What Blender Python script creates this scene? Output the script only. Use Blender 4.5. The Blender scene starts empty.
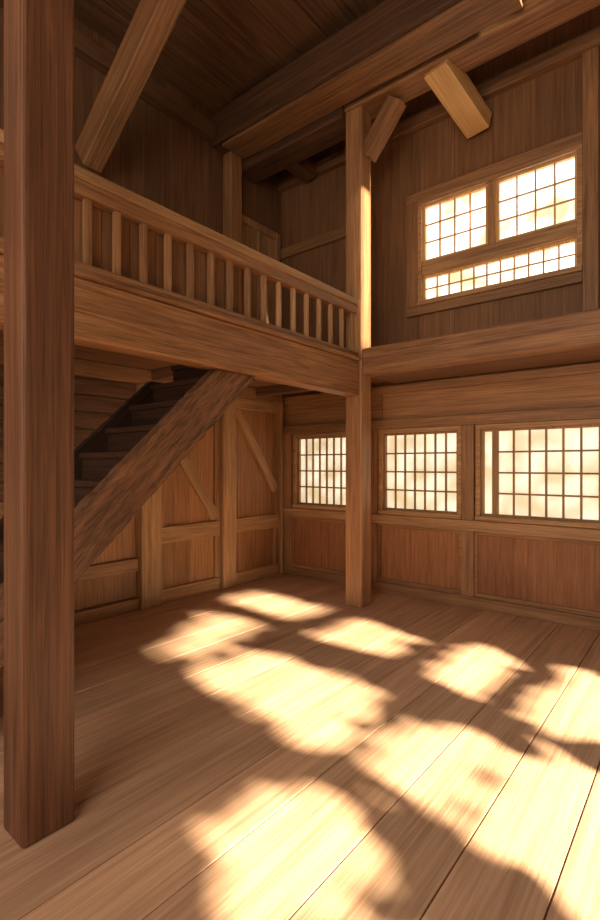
import bpy, bmesh, math, random
from mathutils import Vector, Matrix
from mathutils import noise as mn
random.seed(7)
scene = bpy.context.scene
col = scene.collection
scene.view_settings.view_transform = 'Standard'

# ---------------------------------------------------------------- materials
def wood(name, dark, light, axis='x', across=16.0, along=0.7, rough=0.55, bump=0.25, contrast=1.0):
    m = bpy.data.materials.new(name); m.use_nodes = True
    nt = m.node_tree; N = nt.nodes; L = nt.links
    b = N['Principled BSDF']
    tc = N.new('ShaderNodeTexCoord')
    at = N.new('ShaderNodeAttribute'); at.attribute_name = 'tint'
    off = N.new('ShaderNodeVectorMath'); off.operation = 'SCALE'; off.inputs['Scale'].default_value = 23.0
    L.new(at.outputs['Color'], off.inputs[0])
    add = N.new('ShaderNodeVectorMath'); add.operation = 'ADD'
    L.new(tc.outputs['Object'], add.inputs[0]); L.new(off.outputs[0], add.inputs[1])
    def stretched(al, ac, detail, dist):
        mp = N.new('ShaderNodeMapping')
        s = {'x': (al, ac, ac), 'y': (ac, al, ac), 'z': (ac, ac, al)}[axis]
        mp.inputs['Scale'].default_value = s
        L.new(add.outputs[0], mp.inputs['Vector'])
        n = N.new('ShaderNodeTexNoise'); n.inputs['Scale'].default_value = 1.0
        n.inputs['Detail'].default_value = detail; n.inputs['Roughness'].default_value = 0.65
        n.inputs['Distortion'].default_value = dist
        L.new(mp.outputs[0], n.inputs['Vector'])
        return n
    n1 = stretched(along*1.3, across*1.35, 7, 0.9)
    n2 = stretched(along*4, across*7, 5, 0.2)
    n3 = stretched(0.6, 1.6, 2, 0.3)
    mx = N.new('ShaderNodeMix'); mx.data_type = 'FLOAT'; mx.inputs[0].default_value = 0.45
    L.new(n1.outputs['Fac'], mx.inputs[2]); L.new(n2.outputs['Fac'], mx.inputs[3])
    cr = N.new('ShaderNodeValToRGB')
    cr.color_ramp.elements[0].position = 0.5-0.14/contrast; cr.color_ramp.elements[0].color = (*dark, 1)
    cr.color_ramp.elements[1].position = 0.5+0.12/contrast; cr.color_ramp.elements[1].color = (*light, 1)
    L.new(mx.outputs[0], cr.inputs[0])
    mr = N.new('ShaderNodeMapRange'); mr.inputs['From Min'].default_value = 0.3; mr.inputs['From Max'].default_value = 0.7
    mr.inputs['To Min'].default_value = 0.8; mr.inputs['To Max'].default_value = 1.15
    L.new(n3.outputs['Fac'], mr.inputs['Value'])
    sep = N.new('ShaderNodeSeparateColor'); L.new(at.outputs['Color'], sep.inputs[0])
    mr2 = N.new('ShaderNodeMapRange'); mr2.inputs['To Min'].default_value = 0.88; mr2.inputs['To Max'].default_value = 1.1
    L.new(sep.outputs[0], mr2.inputs['Value'])
    mu = N.new('ShaderNodeMath'); mu.operation = 'MULTIPLY'
    L.new(mr.outputs[0], mu.inputs[0]); L.new(mr2.outputs[0], mu.inputs[1])
    sc = N.new('ShaderNodeVectorMath'); sc.operation = 'SCALE'
    L.new(cr.outputs[0], sc.inputs[0]); L.new(mu.outputs[0], sc.inputs['Scale'])
    L.new(sc.outputs[0], b.inputs['Base Color'])
    b.inputs['Roughness'].default_value = rough
    bp = N.new('ShaderNodeBump'); bp.inputs['Strength'].default_value = bump; bp.inputs['Distance'].default_value = 0.02
    L.new(mx.outputs[0], bp.inputs['Height']); L.new(bp.outputs[0], b.inputs['Normal'])
    return m

def srgb(r, g, b):
    return tuple(((c/255)/12.92 if c/255 <= 0.04045 else ((c/255+0.055)/1.055)**2.4) for c in (r, g, b))

PAL = {
 'beam':  (srgb(116, 77, 48), srgb(192, 140, 96), 16, .7, .5, .35, 1.1),
 'tie':   (srgb(104, 71, 46), srgb(178, 129, 87), 14, .6, .5, .5, 1.15),
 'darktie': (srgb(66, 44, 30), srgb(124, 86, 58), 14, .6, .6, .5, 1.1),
 'post':  (srgb(132, 91, 60), srgb(194, 144, 102), 18, .6, .45, .25, 1.0),
 'redpost': (srgb(76, 46, 32), srgb(128, 84, 58), 20, .6, .45, .25, 1.05),
 'trim':  (srgb(122, 85, 56), srgb(186, 138, 96), 20, .8, .5, .25, 1.0),
 'pale':  (srgb(148, 107, 72), srgb(214, 168, 120), 20, .8, .5, .25, 1.0),
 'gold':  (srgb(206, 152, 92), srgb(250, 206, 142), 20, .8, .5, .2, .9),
 'bar':   (srgb(140, 102, 64), srgb(186, 146, 100), 20, .8, .5, .1, .9),
 'panel': (srgb(132, 82, 50), srgb(194, 132, 87), 26, .9, .5, .2, 1.0),
 'door':  (srgb(134, 90, 56), srgb(196, 141, 94), 26, .9, .5, .25, 1.0),
 'siding':(srgb(96, 67, 46), srgb(148, 107, 76), 20, .6, .6, .2, .9),
 'backwall':(srgb(108, 74, 48), srgb(160, 114, 78), 22, .6, .6, .2, .9),
 'loftpanel':(srgb(128, 88, 57), srgb(190, 140, 96), 22, .6, .6, .2, .9),
 'dark':  (srgb(78, 54, 37), srgb(142, 101, 70), 12, .4, .6, .4, 1.0),
 'shadow': (srgb(40, 22, 11), srgb(76, 45, 24), 14, .6, .98, .4, 1.0),  # stair wood darkened in place of the shade under the loft
 'rough': (srgb(62, 40, 27), srgb(158, 110, 76), 20, 2.2, .65, 1.0, 1.1),
 'floor': (srgb(180, 137, 108), srgb(230, 187, 154), 13, .4, .42, .2, .95),
}
_m = {}
def W(kind, axis):
    k = kind+axis
    if k not in _m:
        p = PAL[kind]
        _m[k] = wood('wood_'+k, p[0], p[1], axis, p[2], p[3], p[4], p[5], p[6])
    return _m[k]

def pane_mat(name, c1, c2, strength, scale=3.2):
    m = bpy.data.materials.new(name); m.use_nodes = True
    nt = m.node_tree; N = nt.nodes; L = nt.links
    b = N['Principled BSDF']
    tc = N.new('ShaderNodeTexCoord'); n = N.new('ShaderNodeTexNoise'); n.inputs['Scale'].default_value = scale
    n.inputs['Detail'].default_value = 4
    L.new(tc.outputs['Object'], n.inputs['Vector'])
    cr = N.new('ShaderNodeValToRGB')
    cr.color_ramp.elements[0].position = .38; cr.color_ramp.elements[0].color = (*c1, 1)
    cr.color_ramp.elements[1].position = .60; cr.color_ramp.elements[1].color = (*c2, 1)
    L.new(n.outputs['Fac'], cr.inputs[0])
    L.new(cr.outputs[0], b.inputs['Emission Color'])
    b.inputs['Emission Strength'].default_value = strength
    b.inputs['Base Color'].default_value = (.8, .75, .6, 1)
    b.inputs['Roughness'].default_value = .4
    return m
PANE_LOW = pane_mat('window_paper', srgb(204, 184, 142), srgb(252, 244, 218), .95)
PANE_UP = pane_mat('window_paper_bright', srgb(150, 142, 112), srgb(250, 248, 240), 2.6, 2.4)

def simple(name, c, rough=.7):
    m = bpy.data.materials.new(name); m.use_nodes = True
    nt = m.node_tree; b = nt.nodes['Principled BSDF']
    n = nt.nodes.new('ShaderNodeTexNoise'); n.inputs['Scale'].default_value = 5
    cr = nt.nodes.new('ShaderNodeValToRGB')
    cr.color_ramp.elements[0].color = (*[v*.7 for v in c], 1); cr.color_ramp.elements[1].color = (*[v*1.2 for v in c], 1)
    nt.links.new(n.outputs['Fac'], cr.inputs[0]); nt.links.new(cr.outputs[0], b.inputs['Base Color'])
    b.inputs['Roughness'].default_value = rough
    return m

# ---------------------------------------------------------------- builders
def finish(name, bm, mat, origin, bevel=0.0, parent=None, **props):
    me = bpy.data.meshes.new(name)
    bmesh.ops.recalc_face_normals(bm, faces=bm.faces)
    bm.to_mesh(me); bm.free()
    me.materials.append(mat)
    ob = bpy.data.objects.new(name, me); col.objects.link(ob)
    ob.location = origin
    if parent is not None:
        ob.parent = parent
        ob.location = Vector(origin) - parent.location
    if bevel > 0:
        md = ob.modifiers.new('bevel', 'BEVEL'); md.width = bevel; md.segments = 2; md.limit_method = 'ANGLE'
    for k, v in props.items():
        ob[k] = v
    return ob

BF = ((0,1,3,2),(4,6,7,5),(0,4,5,1),(2,3,7,6),(0,2,6,4),(1,5,7,3))
def boxes(name, bl, mat, bevel=0.0, parent=None, **props):
    lo = [min(b[i*2] for b in bl) for i in range(3)]
    hi = [max(b[i*2+1] for b in bl) for i in range(3)]
    o = Vector(((lo[0]+hi[0])/2, (lo[1]+hi[1])/2, lo[2]))
    bm = bmesh.new(); lay = bm.verts.layers.float_color.new('tint')
    for b in bl:
        t = (random.random(), random.random(), random.random(), 1)
        vs = [bm.verts.new((b[i]-o.x, b[2+j]-o.y, b[4+k]-o.z)) for i in (0, 1) for j in (0, 1) for k in (0, 1)]
        for v in vs: v[lay] = t
        for f in BF: bm.faces.new([vs[i] for i in f])
    return finish(name, bm, mat, o, bevel, parent, **props)

def member(name, p0, p1, w, h, mat, bevel=0.012, parent=None, **props):
    """square timber from p0 to p1 with its own rotation (grain along local x)."""
    p0 = Vector(p0); p1 = Vector(p1); d = p1-p0; ln = d.length
    x = d.normalized(); y = Vector((0, 0, 1)).cross(x)
    y = y.normalized() if y.length > 1e-4 else Vector((0, 1, 0))
    z = x.cross(y)
    bm = bmesh.new(); lay = bm.verts.layers.float_color.new('tint')
    t = (random.random(), random.random(), random.random(), 1)
    vs = [bm.verts.new((ln*i, w*(j-.5), h*(k-.5))) for i in (0, 1) for j in (0, 1) for k in (0, 1)]
    for f in BF: bm.faces.new([vs[i] for i in f])
    for v in bm.verts: v[lay] = t
    ob = finish(name, bm, mat, (0, 0, 0), bevel, None, **props)
    M = Matrix((x, y, z)).transposed().to_4x4(); M.translation = p0
    if parent is not None:
        ob.parent = parent; M.translation = p0-parent.location
    ob.matrix_local = M
    return ob

def empty(name, loc, **props):
    e = bpy.data.objects.new(name, None); col.objects.link(e); e.location = loc
    e.empty_display_size = .1
    for k, v in props.items(): e[k] = v
    return e

ST = dict(kind='structure')
XL, YB, XR = -4.93, 5.64, 1.0
YF = -1.6

# ---------------------------------------------------------------- floor
fb = []
ws = [.36, .40, .34, .42, .37]
xs = [-0.78]; i = 0
while xs[-1] > XL-.1: xs.append(xs[-1]-ws[i % 5]); i += 1
xr = [-0.78]
while xr[-1] < XR: xr.append(xr[-1]+ws[i % 5]); i += 1
allx = sorted(set(xs+xr))
for a, b in zip(allx[:-1], allx[1:]):
    a2 = max(a, XL-.1); b2 = min(b, XR+.1)
    if b2-a2 < .03: continue
    fb.append((a2+.003, b2-.003, YF, YB+.1, -.05, 0))
fb.append((XL-.1, XR+.1, YF, YB+.1, -.10, -.051))
boxes('floor', fb, W('floor', 'y'), .003, label='wide pale wooden plank floor of the hall', category='floor', **ST)

# ---------------------------------------------------------------- window wall
def vboards(x0, x1, z0, z1, y0, y1, w):
    out = []; n = max(1, round((x1-x0)/w)); s = (x1-x0)/n
    for i in range(n): out.append((x0+i*s+.001, x0+(i+1)*s-.001, y0, y1, z0, z1))
    out.append((x0, x1, y0+.03, y1+.01, z0, z1))
    return out
LZ0, LZ1 = .98, 2.05
lw = [(-4.66, -3.42), (-3.24, -2.16), (-2.0, -.40)]
UZ0, UZ1 = 3.52, 4.78; UX0, UX1 = -2.70, -.94
wb = []
T = YB+.10
wb += vboards(XL, XR, 0, LZ0, YB, T, .3)
cuts = [XL]+[v for p in lw for v in p]+[XR]
for a, b in zip(cuts[0::2], cuts[1::2]): wb += vboards(a, b, LZ0, LZ1, YB, T, .3)
wb += vboards(XL, XR, LZ1, 3.0, YB, T, .45)
wb += vboards(XL, UX0, 3.0, 7.2, YB, T, .45)
wb += vboards(UX1, XR, 3.0, 7.2, YB, T, .45)
wb += vboards(UX0, UX1, 3.0, UZ0, YB, T, .45)
wb += vboards(UX0, UX1, UZ1, 7.2, YB, T, .45)
boxes('wall_back', wb, W('backwall', 'z'), .002, label='brown vertical board wall holding the lattice windows', category='wall', **ST)

# ---- windows
def window(name, x0, x1, z0, z1, sashes, pane, label, m=.0095, bk='bar'):
    e = empty(name, ((x0+x1)/2, YB, z0), label=label, category='window', **ST)
    fw = .05
    boxes('frame', [(x0, x0+fw, YB-.05, YB+.08, z0+fw, z1-fw), (x1-fw, x1, YB-.05, YB+.08, z0+fw, z1-fw),
                    (x0, x1, YB-.055, YB+.08, z1-fw, z1), (x0, x1, YB-.07, YB+.08, z0, z0+fw)], W('pale', 'x'), .005, e)
    for (a, b, c, d, nc, nr) in sashes:
        s = .032
        sb = [(a, a+s, YB+.0, YB+.045, c+s, d-s), (b-s, b, YB+.0, YB+.045, c+s, d-s),
              (a, b, YB-.002, YB+.045, c, c+s), (a, b, YB-.002, YB+.045, d-s, d)]
        for i in range(1, nc):
            xx = a+s+(b-a-2*s)*i/nc; sb.append((xx-m, xx+m, YB+.008, YB+.034, c+s, d-s))
        for i in range(1, nr):
            zz = c+s+(d-c-2*s)*i/nr; sb.append((a+s, b-s, YB+.012, YB+.030, zz-m, zz+m))
        boxes('lattice_sash', sb, W(bk, 'z'), 0, e)
    boxes('paper_pane', [(x0+fw, x1-fw, YB+.05, YB+.058, z0+fw, z1-fw)], pane, 0, e)
    return e
f = .045
window('window_1', lw[0][0], lw[0][1], LZ0, LZ1, [(-4.615, -3.465, LZ0+f, LZ1-f, 9, 4)], PANE_LOW, 'lattice window glowing with daylight beside the room corner')
window('window_2', lw[1][0], lw[1][1], LZ0, LZ1, [(-3.195, -2.205, LZ0+f, LZ1-f, 7, 4)], PANE_LOW, 'square lattice window glowing with daylight behind the pillar')
window('window_3', lw[2][0], lw[2][1], LZ0, LZ1, [(-1.955, -1.80, LZ0+f, LZ1-f, 1, 1), (-1.80, -.445, LZ0+f, LZ1-f, 8, 4)], PANE_LOW, 'wide lattice window glowing with daylight above red panels')
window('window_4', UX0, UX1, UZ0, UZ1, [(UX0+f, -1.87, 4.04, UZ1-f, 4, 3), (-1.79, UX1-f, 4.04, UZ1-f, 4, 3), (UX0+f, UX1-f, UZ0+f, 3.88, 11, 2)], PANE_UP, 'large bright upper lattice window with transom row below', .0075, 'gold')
w4 = bpy.data.objects['window_4']
boxes('window_rail', [(UX0+.05, UX1-.05, YB-.04, YB+.06, 3.88, 4.04)], W('pale', 'x'), .008, w4)
boxes('mullion', [(-1.87, -1.79, YB-.03, YB+.06, 4.04, UZ1-.05)], W('pale', 'z'), .006, w4)

# ---- trims on window wall
tn = [0]
def trim(bl, kind, axis, label, bevel=.008, cat='trim'):
    tn[0] += 1
    return boxes('trim_%d' % tn[0], bl, W(kind, axis), bevel, label=label, category=cat, **ST)
y1 = YB-.001
trim([(XL+.1, XR, y1-.09, y1, .86, .978)], 'pale', 'x', 'window sill rail of lighter wood')
trim([(XL+.1, XR, y1-.065, y1, 2.052, 2.17)], 'trim', 'x', 'header rail above the lower lattice windows')
trim([(XL+.1, XR, y1-.05, y1, 2.50, 2.60)], 'trim', 'x', 'upper wall rail just below the ledge beam')
for a, b in ((-4.83, -4.68), (-3.41, -3.25), (-2.15, -2.01), (-.38, -.24)):
    trim([(a, b, y1-.078, y1, .978, 2.052)], 'trim', 'z', 'vertical wall stud between the lattice windows')
    trim([(a, b, y1-.074, y1, .12, .86)], 'trim', 'z', 'vertical wall stud between the wainscot panels')
trim([(-3.2, .9, y1-.012, y1, 2.17, 2.50)], 'loftpanel', 'x', 'plain board between the wall rails', .003, 'panel')
trim([(XL+.02, -3.21, y1-.012, y1, 2.17, 2.50)], 'loftpanel', 'x', 'plain board between the wall rails', .003, 'panel')
trim([(UX0-.15, UX0-.001, y1-.05, y1, UZ0, UZ1)], 'trim', 'z', 'side casing of the upper window')
trim([(UX1+.001, UX1+.14, y1-.06, y1, 2.9, 5.66)], 'trim', 'z', 'tall stud beside the upper window')
trim([(UX0-.15, UX1, y1-.053, y1, UZ1+.001, UZ1+.12)], 'trim', 'x', 'head casing of the upper window')
trim([(UX0-.15, UX1, y1-.056, y1, UZ0-.11, UZ0-.001)], 'trim', 'x', 'sill of the upper window')
trim([(XL, -3.3, y1-.06, y1, 4.66, 4.80)], 'trim', 'x', 'horizontal rail on the loft wall')
ps = [(-4.68, -3.41), (-3.25, -2.15), (-2.01, -.38), (-.24, .9)]
for a, b in ps:
    tn[0] += 1
    boxes('trim_%d' % tn[0], [(a+.03, b-.03, y1-.022, y1, .165, .825)], W('panel', 'z'), .003,
          label='reddish wooden wainscot panel under the window', category='panel', **ST)
    trim([(a, b, y1-.05, y1-.001, .12, .17), (a, b, y1-.05, y1-.001, .82, .86), (a, a+.035, y1-.047, y1-.001, .17, .82), (b-.035, b, y1-.047, y1-.001, .17, .82)], 'trim', 'x', 'thin frame around the wainscot panel', .005)
boxes('baseboard_back', [(XL+.08, XR, y1-.08, y1, 0, .12)], W('trim', 'x'), .008, label='wooden baseboard under the windows', category='baseboard', **ST)

# ---------------------------------------------------------------- left wall
def yboards(y0, y1_, z0, z1, x0, x1, w, back=0):
    out = []; n = max(1, round((y1_-y0)/w)); s = (y1_-y0)/n
    for i in range(n): out.append((x0, x1, y0+i*s+.001, y0+(i+1)*s-.001, z0, z1))
    if back: out.append((x0-.02 if back < 0 else x0+.03, x1-.03 if back < 0 else x1+.02, y0, y1_, z0, z1))
    return out
boxes('wall_left', yboards(YF, YB+.1, 0, 6.12, XL-.1, XL, .3, -1), W('siding', 'z'), .002, label='brown vertical board wall with braced doors', category='wall', **ST)

def door(n, y0, y1_, zt, label):
    e = empty('door_%d' % n, (XL, (y0+y1_)/2, 0.0), label=label, category='door', **ST)
    boxes('leaf', yboards(y0, y1_, 0, zt, XL+.001, XL+.035, .24), W('door', 'z'), .003, e)
    for za, zb in ((0, .16), (.69, .88), (zt-.14, zt)):
        boxes('rail', [(XL+.03, XL+.077, y0, y1_, za, zb)], W('pale', 'y'), .006, e)
    for ya, yb in ((y0, y0+.08), (y1_-.08, y1_)):
        for za, zb in ((.16, .69), (.88, zt-.14)):
            boxes('stile', [(XL+.03, XL+.07, ya, yb, za, zb)], W('trim', 'z'), .006, e)
    return e
d1 = door(1, 3.44, 4.36, 2.5, 'braced plank door behind the staircase')
d2 = door(2, 4.61, 5.50, 2.5, 'braced plank door next to the window wall')
def wbrace(par, ya, za, yb, zb, hw):
    member('diagonal_brace', (XL+.05, ya, za), (XL+.05, yb, zb), .056, hw*2, W('pale', 'x'), .006, par)
wbrace(d1, 3.46, 2.12, 4.30, .93, .065)
wbrace(d2, 4.66, 2.34, 5.44, 1.24, .065)
for ya, yb in ((3.17, 3.43), (4.37, 4.60), (5.51, 5.54)):
    trim([(XL+.001, XL+.13, ya, yb, 0, 2.5)], 'pale', 'z', 'square wall post framing the plank doors', .01)
trim([(XL+.001, XL+.07, .6, 3.17, .43, .57)], 'trim', 'y', 'horizontal rail on the wall below the stairs')
trim([(XL+.001, XL+.11, YF, 5.55, 2.5, 2.655)], 'trim', 'y', 'wall plate under the loft deck')
trim([(XL+.001, XL+.06, .6, 3.17, 1.15, 1.27)], 'trim', 'y', 'upper rail on the wall behind the stairs')
trim([(XL+.001, XL+.02, .6, 3.17, .14, .43)], 'door', 'z', 'golden panel at the foot of the wall', .004, 'panel')
trim([(XL+.001, XL+.02, .6, 3.17, .57, 1.15)], 'door', 'z', 'golden panel between wall rails', .004, 'panel')
hb = []
for k_ in range(7):
    hb.append((XL+.001, XL+.03, .6, 3.17, 1.275+k_*.175, 1.275+k_*.175+.16))
trim(hb, 'darktie', 'y', 'dark horizontal wall boards behind the stairs', .006, 'panel')
boxes('baseboard_left', [(XL+.001, XL+.08, .5, 3.17, 0, .13)], W('trim', 'y'), .008, label='wooden baseboard below the stairs', category='baseboard', **ST)
# loft storey
TB0, TB1 = 5.62, 6.06
trim([(XL+.001, XL+.17, 4.47, 4.66, 2.76, 5.679)], 'post', 'z', 'wall post in the loft carrying the dark girder', .012)
tn[0] += 1
boxes('trim_%d' % tn[0], yboards(YF, 4.46, 2.77, 4.3, XL+.001, XL+.02, .42), W('pale', 'z'), .004, label='lighter board panelling on the loft wall', category='panel', **ST)
for yy in (1.5, 2.0, 2.5, 3.0, 3.5, 4.0):
    trim([(XL+.001, XL+.06, yy, yy+.10, 2.76, 4.3)], 'pale', 'z', 'slim stud on the loft wall')
trim([(XL+.001, XL+.08, YF, 4.46, 4.3, 4.42)], 'trim', 'y', 'horizontal rail on the loft wall')
trim([(XL+.001, XL+.02, 4.78, 5.55, 2.77, 4.9)], 'pale', 'z', 'pale panel of the loft sliding door', .004, 'panel')
trim([(XL+.001, XL+.06, 4.68, 4.78, 2.76, 5.0), (XL+.001, XL+.06, 5.48, 5.56, 2.76, 5.0), (XL+.001, XL+.057, 4.78, 5.48, 4.9, 5.0), (XL+.001, XL+.055, 5.1, 5.15, 2.76, 4.9)], 'pale', 'z', 'framed sliding panel on the loft wall')
trim([(XL+.001, XL+.12, YF, 4.25, 5.72, 5.92)], 'dark', 'y', 'dark top plate along the loft wall')

# ---------------------------------------------------------------- ceiling
def cz(x): return 6.10+.12*(x-XL)
XC = -.35
bm = bmesh.new(); lay = bm.verts.layers.float_color.new('tint')
x = XL
while x < XC-.01:
    a, b = x+.006, min(x+.34, XC)-.006
    t = (random.random(), random.random(), random.random(), 1)
    step = 0.03*random.random()
    vs = [bm.verts.new((xx, yy, cz(xx)+dz)) for xx in (a, b) for yy in (YF, YB) for dz in (step, .09)]
    for v in vs: v[lay] = t
    for f_ in BF: bm.faces.new([vs[i] for i in f_])
    x += .34
vs = [bm.verts.new((xx, yy, cz(xx)+dz)) for xx in (XL-.1, XC) for yy in (YF, YB+.1) for dz in (.091, .14)]
for f_ in BF: bm.faces.new([vs[i] for i in f_])
finish('ceiling', bm, W('dark', 'y'), (0, 0, 0), .006, label='dark sloping plank ceiling', category='ceiling', **ST)

# ---------------------------------------------------------------- big timbers
def timber(name, bl, kind, axis, label, cat='beam', bevel=.014):
    return boxes(name, [bl], W(kind, axis), bevel, label=label, category=cat)
timber('pillar', (-3.19, -2.975, 4.76, 4.975, 0, TB0-.001), 'post', 'z', 'tall square tan wooden pillar standing at the loft corner', 'pillar')
timber('pillar', (-2.40, -2.195, .885, 1.11, 0, 6.3), 'redpost', 'z', 'thick dark reddish wooden pillar beside the staircase', 'pillar')
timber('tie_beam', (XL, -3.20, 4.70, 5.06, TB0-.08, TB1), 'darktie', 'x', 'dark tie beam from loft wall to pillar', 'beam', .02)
timber('tie_beam', (-3.198, .9, 4.74, 5.06, TB0, TB1), 'tie', 'x', 'lighter tie beam running on from the pillar top', 'beam', .02)
timber('girder', (XL, -1.25, 4.26, 4.68, 5.68, 6.095), 'darktie', 'x', 'massive dark girder under the plank ceiling', 'beam', .025)
trim([(XL+.18, -1.25, 4.30, 4.68, 5.64, 5.679)], 'tie', 'x', 'lighter strip painting a lit underside on the dark girder', .01)  # strip added in lighter wood to paint the girder underside as lit
timber('loft_beam', (-3.19, -3.0, YF, 4.755, 2.38, 2.76), 'beam', 'y', 'heavy wooden beam along the loft edge', 'beam', .016)
timber('ledge_beam', (-2.974, XR, 4.77, 4.97, 2.61, 2.90), 'beam', 'x', 'lit wooden ledge beam running from the pillar', 'beam', .016)
trim([(-2.98, XR, 4.98, YB-.1, 2.605, 2.72)], 'siding', 'x', 'soffit boards between ledge beam and wall')
member('rafter_brace', (XL+.08, 2.58, 4.68), (-2.86, 2.58, 6.07), .20, .30, W('beam', 'x'), .014, label='sloping brace from loft wall to the roof', category='beam')
member('rafter_brace', (-2.11, 4.80, 5.665), (-1.95, 5.59, 5.37), .27, .20, W('gold', 'x'), .012, label='short brace between tie beam and wall, sunlight put into its colour', category='beam')  # gold wood stands in for sunlight on this brace
member('knee_brace', (-2.99, 4.90, 5.10), (-2.60, 4.90, 5.57), .13, .2, W('tie', 'x'), .006, label='small brown knee brace at the pillar top', category='beam')
trim([(-4.4, -4.2, 5.06, YB-.1, 5.60, 5.78)], 'dark', 'y', 'dark joist from tie beam to wall')
trim([(-3.16, -3.0, 5.06, YB-.1, 5.64, 5.80)], 'dark', 'y', 'dark joist from tie beam to wall')
trim([(XL+.02, XR, YB-.1, YB-.002, 5.66, 5.82)], 'tie', 'x', 'high wall plate below the roof')

# ---------------------------------------------------------------- loft deck with stair opening
db = []
def deck(x0, x1, ya, yb):
    n = max(1, round((x1-x0)/.2)); s = (x1-x0)/n
    for i in range(n): db.append((x0+i*s+.001, x0+(i+1)*s-.001, ya, yb, 2.66, 2.76))
deck(XL, -4.06, YF, YB)
deck(-4.06, -3.19, YF, 1.0)
deck(-4.06, -3.19, 3.15, YB)
deck(-3.19, -2.98, 4.98, YB)
boxes('loft_deck', db, W('siding', 'y'), .003, label='plank deck of the upper loft', category='loft floor', kind='structure')
for yy in (3.3, 4.05, 4.98):
    trim([(XL+.11, -3.19, yy, yy+.1, 2.55, 2.66)], 'dark', 'x', 'joist under the loft deck')

# ---------------------------------------------------------------- railing
rl = empty('loft_railing', (-3.08, 1.6, 2.76), label='wooden railing with square balusters along the loft edge', category='railing')
boxes('handrail', [(-3.15, -3.0, YF, 4.755, 3.38, 3.45)], W('pale', 'y'), .012, rl)
boxes('top_rail', [(-3.12, -3.02, YF, 4.755, 3.29, 3.38)], W('beam', 'y'), .006, rl)
boxes('bottom_rail', [(-3.15, -2.975, YF, 4.755, 2.762, 2.80), (-3.13, -3.005, YF, 4.755, 2.80, 2.86)], W('beam', 'y'), .008, rl)
yy = 0.60
while yy < 4.72:
    w_ = .024 if yy < 3.4 else .019
    boxes('baluster', [(-3.08, -3.045, yy-w_, yy+w_, 2.86, 3.29)], W('trim' if yy < 3.4 else 'pale', 'z'), .002, rl)
    yy += .205
boxes('backing_boards', yboards(YF, 3.0, 2.80, 3.29, -3.125, -3.10, .205), W('backwall', 'z'), .008, rl)
# ---------------------------------------------------------------- staircase
stc = empty('staircase', (-3.6, 1.2, 0), label='rough wooden staircase to the loft, treads darkened for shade', category='staircase')
yu0 = 1.564-1.283/.94; yl0 = 1.564-.863/.94
ZT = 2.375
yu1 = 1.564+(ZT-1.283)/.94; yl1 = 1.564+(ZT-.863)/.94
def stringer(x0, x1, kind):
    ang = math.atan(.94); d = Vector((math.cos(ang), math.sin(ang))); nrm = Vector((-d.y, d.x))
    o = Vector((yl0, 0))
    poly = [Vector(p) for p in ((yl0, 0), (yl1, ZT), (yu1, ZT), (yu0, 0))]
    loc = [((p-o).dot(d), (p-o).dot(nrm)) for p in poly]
    bm = bmesh.new(); lay = bm.verts.layers.float_color.new('tint')
    n = 70; rows = []
    L0, L1 = loc[0][0], loc[1][0]; U0, U1 = loc[3][0], loc[2][0]
    rnd = random.Random(3)
    for i in range(n+1):
        t = i/n
        lo = Vector((L0+(L1-L0)*t, loc[0][1]+(loc[1][1]-loc[0][1])*t)); up = Vector((U0+(U1-U0)*t, loc[3][1]))
        j = .010 if 0 < i < n else 0
        a = rnd.uniform(-j, j)*1.3; b = rnd.uniform(-j, j)
        rows.append([bm.verts.new(v) for v in ((lo.x, x0, lo.y+a), (lo.x, x1, lo.y+a*.5), (up.x, x1, up.y+b), (up.x, x0, up.y+b*.5))])
    for i in range(n):
        for k in range(4):
            bm.faces.new((rows[i][k], rows[i][(k+1) % 4], rows[i+1][(k+1) % 4], rows[i+1][k]))
    bm.faces.new(rows[0]); bm.faces.new(rows[-1][::-1])
    for v in bm.verts: v.co.y = -(v.co.y)
    for v in bm.verts: v[lay] = (.4, .5, .6, 1)
    ob = finish('stringer', bm, W(kind, 'x'), (0, 0, 0), .006, None)
    M = Matrix(((0, -1, 0, 0), (d.x, 0, nrm.x, o.x), (d.y, 0, nrm.y, 0), (0, 0, 0, 1)))
    ob.parent = stc
    M.translation = Vector((0, o.x, 0))-stc.location
    ob.matrix_local = M
stringer(-3.19, -3.07, 'rough')
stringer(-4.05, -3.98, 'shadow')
ns = 13; rise = 2.76/ns
for i in range(1, ns):
    z = rise*i
    ymid = 1.564+(z-1.12)/.94
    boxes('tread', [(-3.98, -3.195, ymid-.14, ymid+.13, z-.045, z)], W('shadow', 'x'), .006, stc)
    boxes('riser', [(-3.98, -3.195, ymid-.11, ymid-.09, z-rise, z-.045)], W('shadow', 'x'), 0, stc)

# ---------------------------------------------------------------- side wall with sun openings and an added tree outside
SY, SZ = -.15, .55
rb = []
hy0, hy1, hz0, hz1 = -.6, 5.0, .45, 3.05  # unseen opening sized to let sun through to the floor
def rw(y0, y1_, z0, z1):
    if y1_-y0 > .01 and z1-z0 > .01: rb.extend(yboards(y0, y1_, z0, z1, XR, XR+.1, .25, 1))
rw(YF, YB+.1, 0, hz0)
rw(YF, hy0, hz0, hz1); rw(hy1, YB+.1, hz0, hz1)
u0, u1, uz0, uz1 = 4.20, 4.34, 5.1, 7.7  # slot cut only to put a sun stripe on the pillar
WT = 8.2
rw(YF, u0, hz1, WT); rw(u0, u1, hz1, uz0); rw(u0, u1, uz1, WT)
rw(u1, YB+.1, hz1, WT)
boxes('wall_right', rb, W('siding', 'z'), 0, label='unseen board wall with openings cut to shape the sun', category='wall', **ST)

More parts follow.
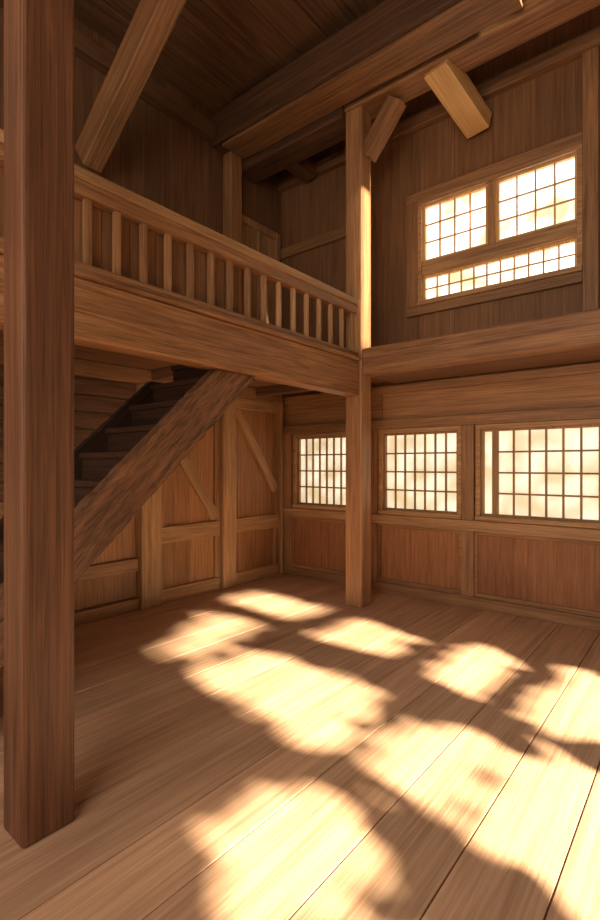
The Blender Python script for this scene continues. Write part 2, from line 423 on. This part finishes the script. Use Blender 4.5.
patches = [  # floor areas the added leaves leave open to the sun
 [(-4.40,4.02),(-4.38,4.60),(-3.34,4.58),(-3.33,3.95)],
 [(-3.60,2.52),(-4.20,3.66),(-3.47,3.62),(-3.28,2.75)],
 [(-2.86,3.60),(-2.82,4.42),(-1.99,4.27),(-2.09,3.72)],
 [(-3.10,2.46),(-3.02,3.20),(-1.72,3.10),(-1.60,2.34),(-1.95,2.26)],
 [(-1.66,3.52),(-1.68,4.44),(-1.20,4.36),(-1.14,3.42)],
 [(-.96,3.28),(-.92,4.40),(.1,4.4),(.1,3.28)],
 [(-1.52,2.18),(-1.38,2.92),(-.88,3.02),(-.90,2.14)],
 [(-.86,2.02),(-.80,3.04),(.3,3.06),(.3,1.98)],
 [(-.78,1.05),(-.80,1.64),(-.1,1.70),(.3,1.66),(.3,1.0)],
 [(-1.72,1.40),(-1.72,1.82),(-1.40,1.98),(-.97,1.80),(-1.0,1.28),(-1.3,1.2)],
]
R = .09
def shrink(poly):
    n = len(poly); c = sum((Vector(p) for p in poly), Vector((0, 0)))/n; out = []
    for i in range(n):
        a, b, d = Vector(poly[i-1]), Vector(poly[i]), Vector(poly[(i+1) % n])
        e1 = (b-a).normalized(); e2 = (d-b).normalized()
        n1 = Vector((-e1.y, e1.x)); n2 = Vector((-e2.y, e2.x))
        if n1.dot(c-b) < 0: n1 = -n1
        if n2.dot(c-b) < 0: n2 = -n2
        out.append(b+(n1+n2)*R/(1+n1.dot(n2)))
    return out
sp = [shrink(q) for q in patches]
def sd(px, py, poly):
    inside = False; dmin = 1e9; n = len(poly)
    for i in range(n):
        ax, ay = poly[i]; bx, by = poly[(i+1) % n]; ex, ey = bx-ax, by-ay
        t = max(0, min(1, ((px-ax)*ex+(py-ay)*ey)/(ex*ex+ey*ey)))
        dx = px-ax-ex*t; dy = py-ay-ey*t; dmin = min(dmin, math.sqrt(dx*dx+dy*dy))
        if (ay > py) != (by > py) and px < ex*(py-ay)/ey+ax: inside = not inside
    return -dmin if inside else dmin
gobo = empty('gobo', (2.0, -.9, 0), label='added leafy tree standing outside the open side wall', category='gobo')  # added leaf mask out of view, holed to form the floor sun patches
member('gobo_trunk', (2.0, -.9, 0), (1.9, -.7, 3.0), .24, .24, simple('bark', srgb(90, 65, 45)), .08, gobo)  # added trunk to stand the leaf mask on
bm = bmesh.new(); rnd = random.Random(11)
cnt = 0
spt = [[(v.x, v.y) for v in q] for q in sp]
for k in range(95000):
    lx = rnd.uniform(1.25, 1.5)
    ly = rnd.uniform(-.9, 5.3); lz = rnd.uniform(.3, 3.35)
    t = lz/SZ; px = lx-t; py = ly-SY*t
    wob = .01+.08*mn.noise(Vector((px*2.6, py*2.6, 3)))+.17*mn.noise(Vector((px*5.0, py*6.5, 7)))
    d = min(sd(px, py, q) for q in spt)-R+wob
    if d < .0: continue  # leaf left out where a sun patch should land
    if d > .2 and k % 6: continue
    s = min(.11, .014+d*.42)
    c = Vector((lx, ly, lz))
    a = rnd.uniform(0, 6.28)
    uu = Vector((rnd.uniform(-.35, .35), math.cos(a), math.sin(a))).normalized(); vv = Vector((rnd.uniform(-.35, .35), -math.sin(a), math.cos(a))).normalized()
    q = [c-uu*s, c-uu*s*.3-vv*s*.55, c+uu*s*.5-vv*s*.5, c+uu*s, c+uu*s*.4+vv*s*.55, c-uu*s*.4+vv*s*.5]
    bm.faces.new([bm.verts.new(v-gobo.location) for v in q]); cnt += 1
me = bpy.data.meshes.new('leaf_mask'); bm.to_mesh(me); bm.free()
me.materials.append(simple('leaf_green', srgb(70, 95, 40)))
fo = bpy.data.objects.new('leaf_mask', me); col.objects.link(fo); fo.parent = gobo; fo['kind'] = 'stuff'
boxes('ground', [(XR+.15, 9, -6, 9, -.06, 0)], simple('lawn', srgb(120, 110, 60)), 0, label='grass ground outside the hall', category='ground', kind='structure')

# ---------------------------------------------------------------- light
def look(ob, d):
    ob.rotation_euler = Vector(d).to_track_quat('-Z', 'Y').to_euler()
s = bpy.data.lights.new('sun', 'SUN'); s.energy = 28; s.color = (1, .87, .62); s.angle = math.radians(2.4)
so = bpy.data.objects.new('sun', s); col.objects.link(so); look(so, (-1, -SY, -SZ)); so.location = (6, 1, 5)
def area(name, loc, d, sx, sy, e, c):
    l = bpy.data.lights.new(name, 'AREA'); l.shape = 'RECTANGLE'; l.size = sx; l.size_y = sy; l.energy = e; l.color = c
    o = bpy.data.objects.new(name, l); col.objects.link(o); o.location = loc; look(o, d)
    return o
area('fill_light', (-.4, -2.6, 2.9), (-.12, 1, -.24), 3.4, 2.8, 145, (1, .86, .68))  # added fill lamp behind the camera, brightens the whole room
w = bpy.data.worlds.new('world'); scene.world = w; w.use_nodes = True
bg = w.node_tree.nodes['Background']; bg.inputs[0].default_value = (1, .86, .69, 1); bg.inputs[1].default_value = .4

# ---------------------------------------------------------------- camera
cam = bpy.data.cameras.new('camera'); co = bpy.data.objects.new('camera', cam); col.objects.link(co)
cam.sensor_fit = 'HORIZONTAL'; cam.sensor_width = 36; cam.lens = 30; cam.shift_y = 5/600
co.location = (0, 0, 1.6); co.rotation_euler = (math.radians(90), 0, math.radians(39.0))
cam.clip_start = .05
scene.camera = co
print('leaves', cnt)
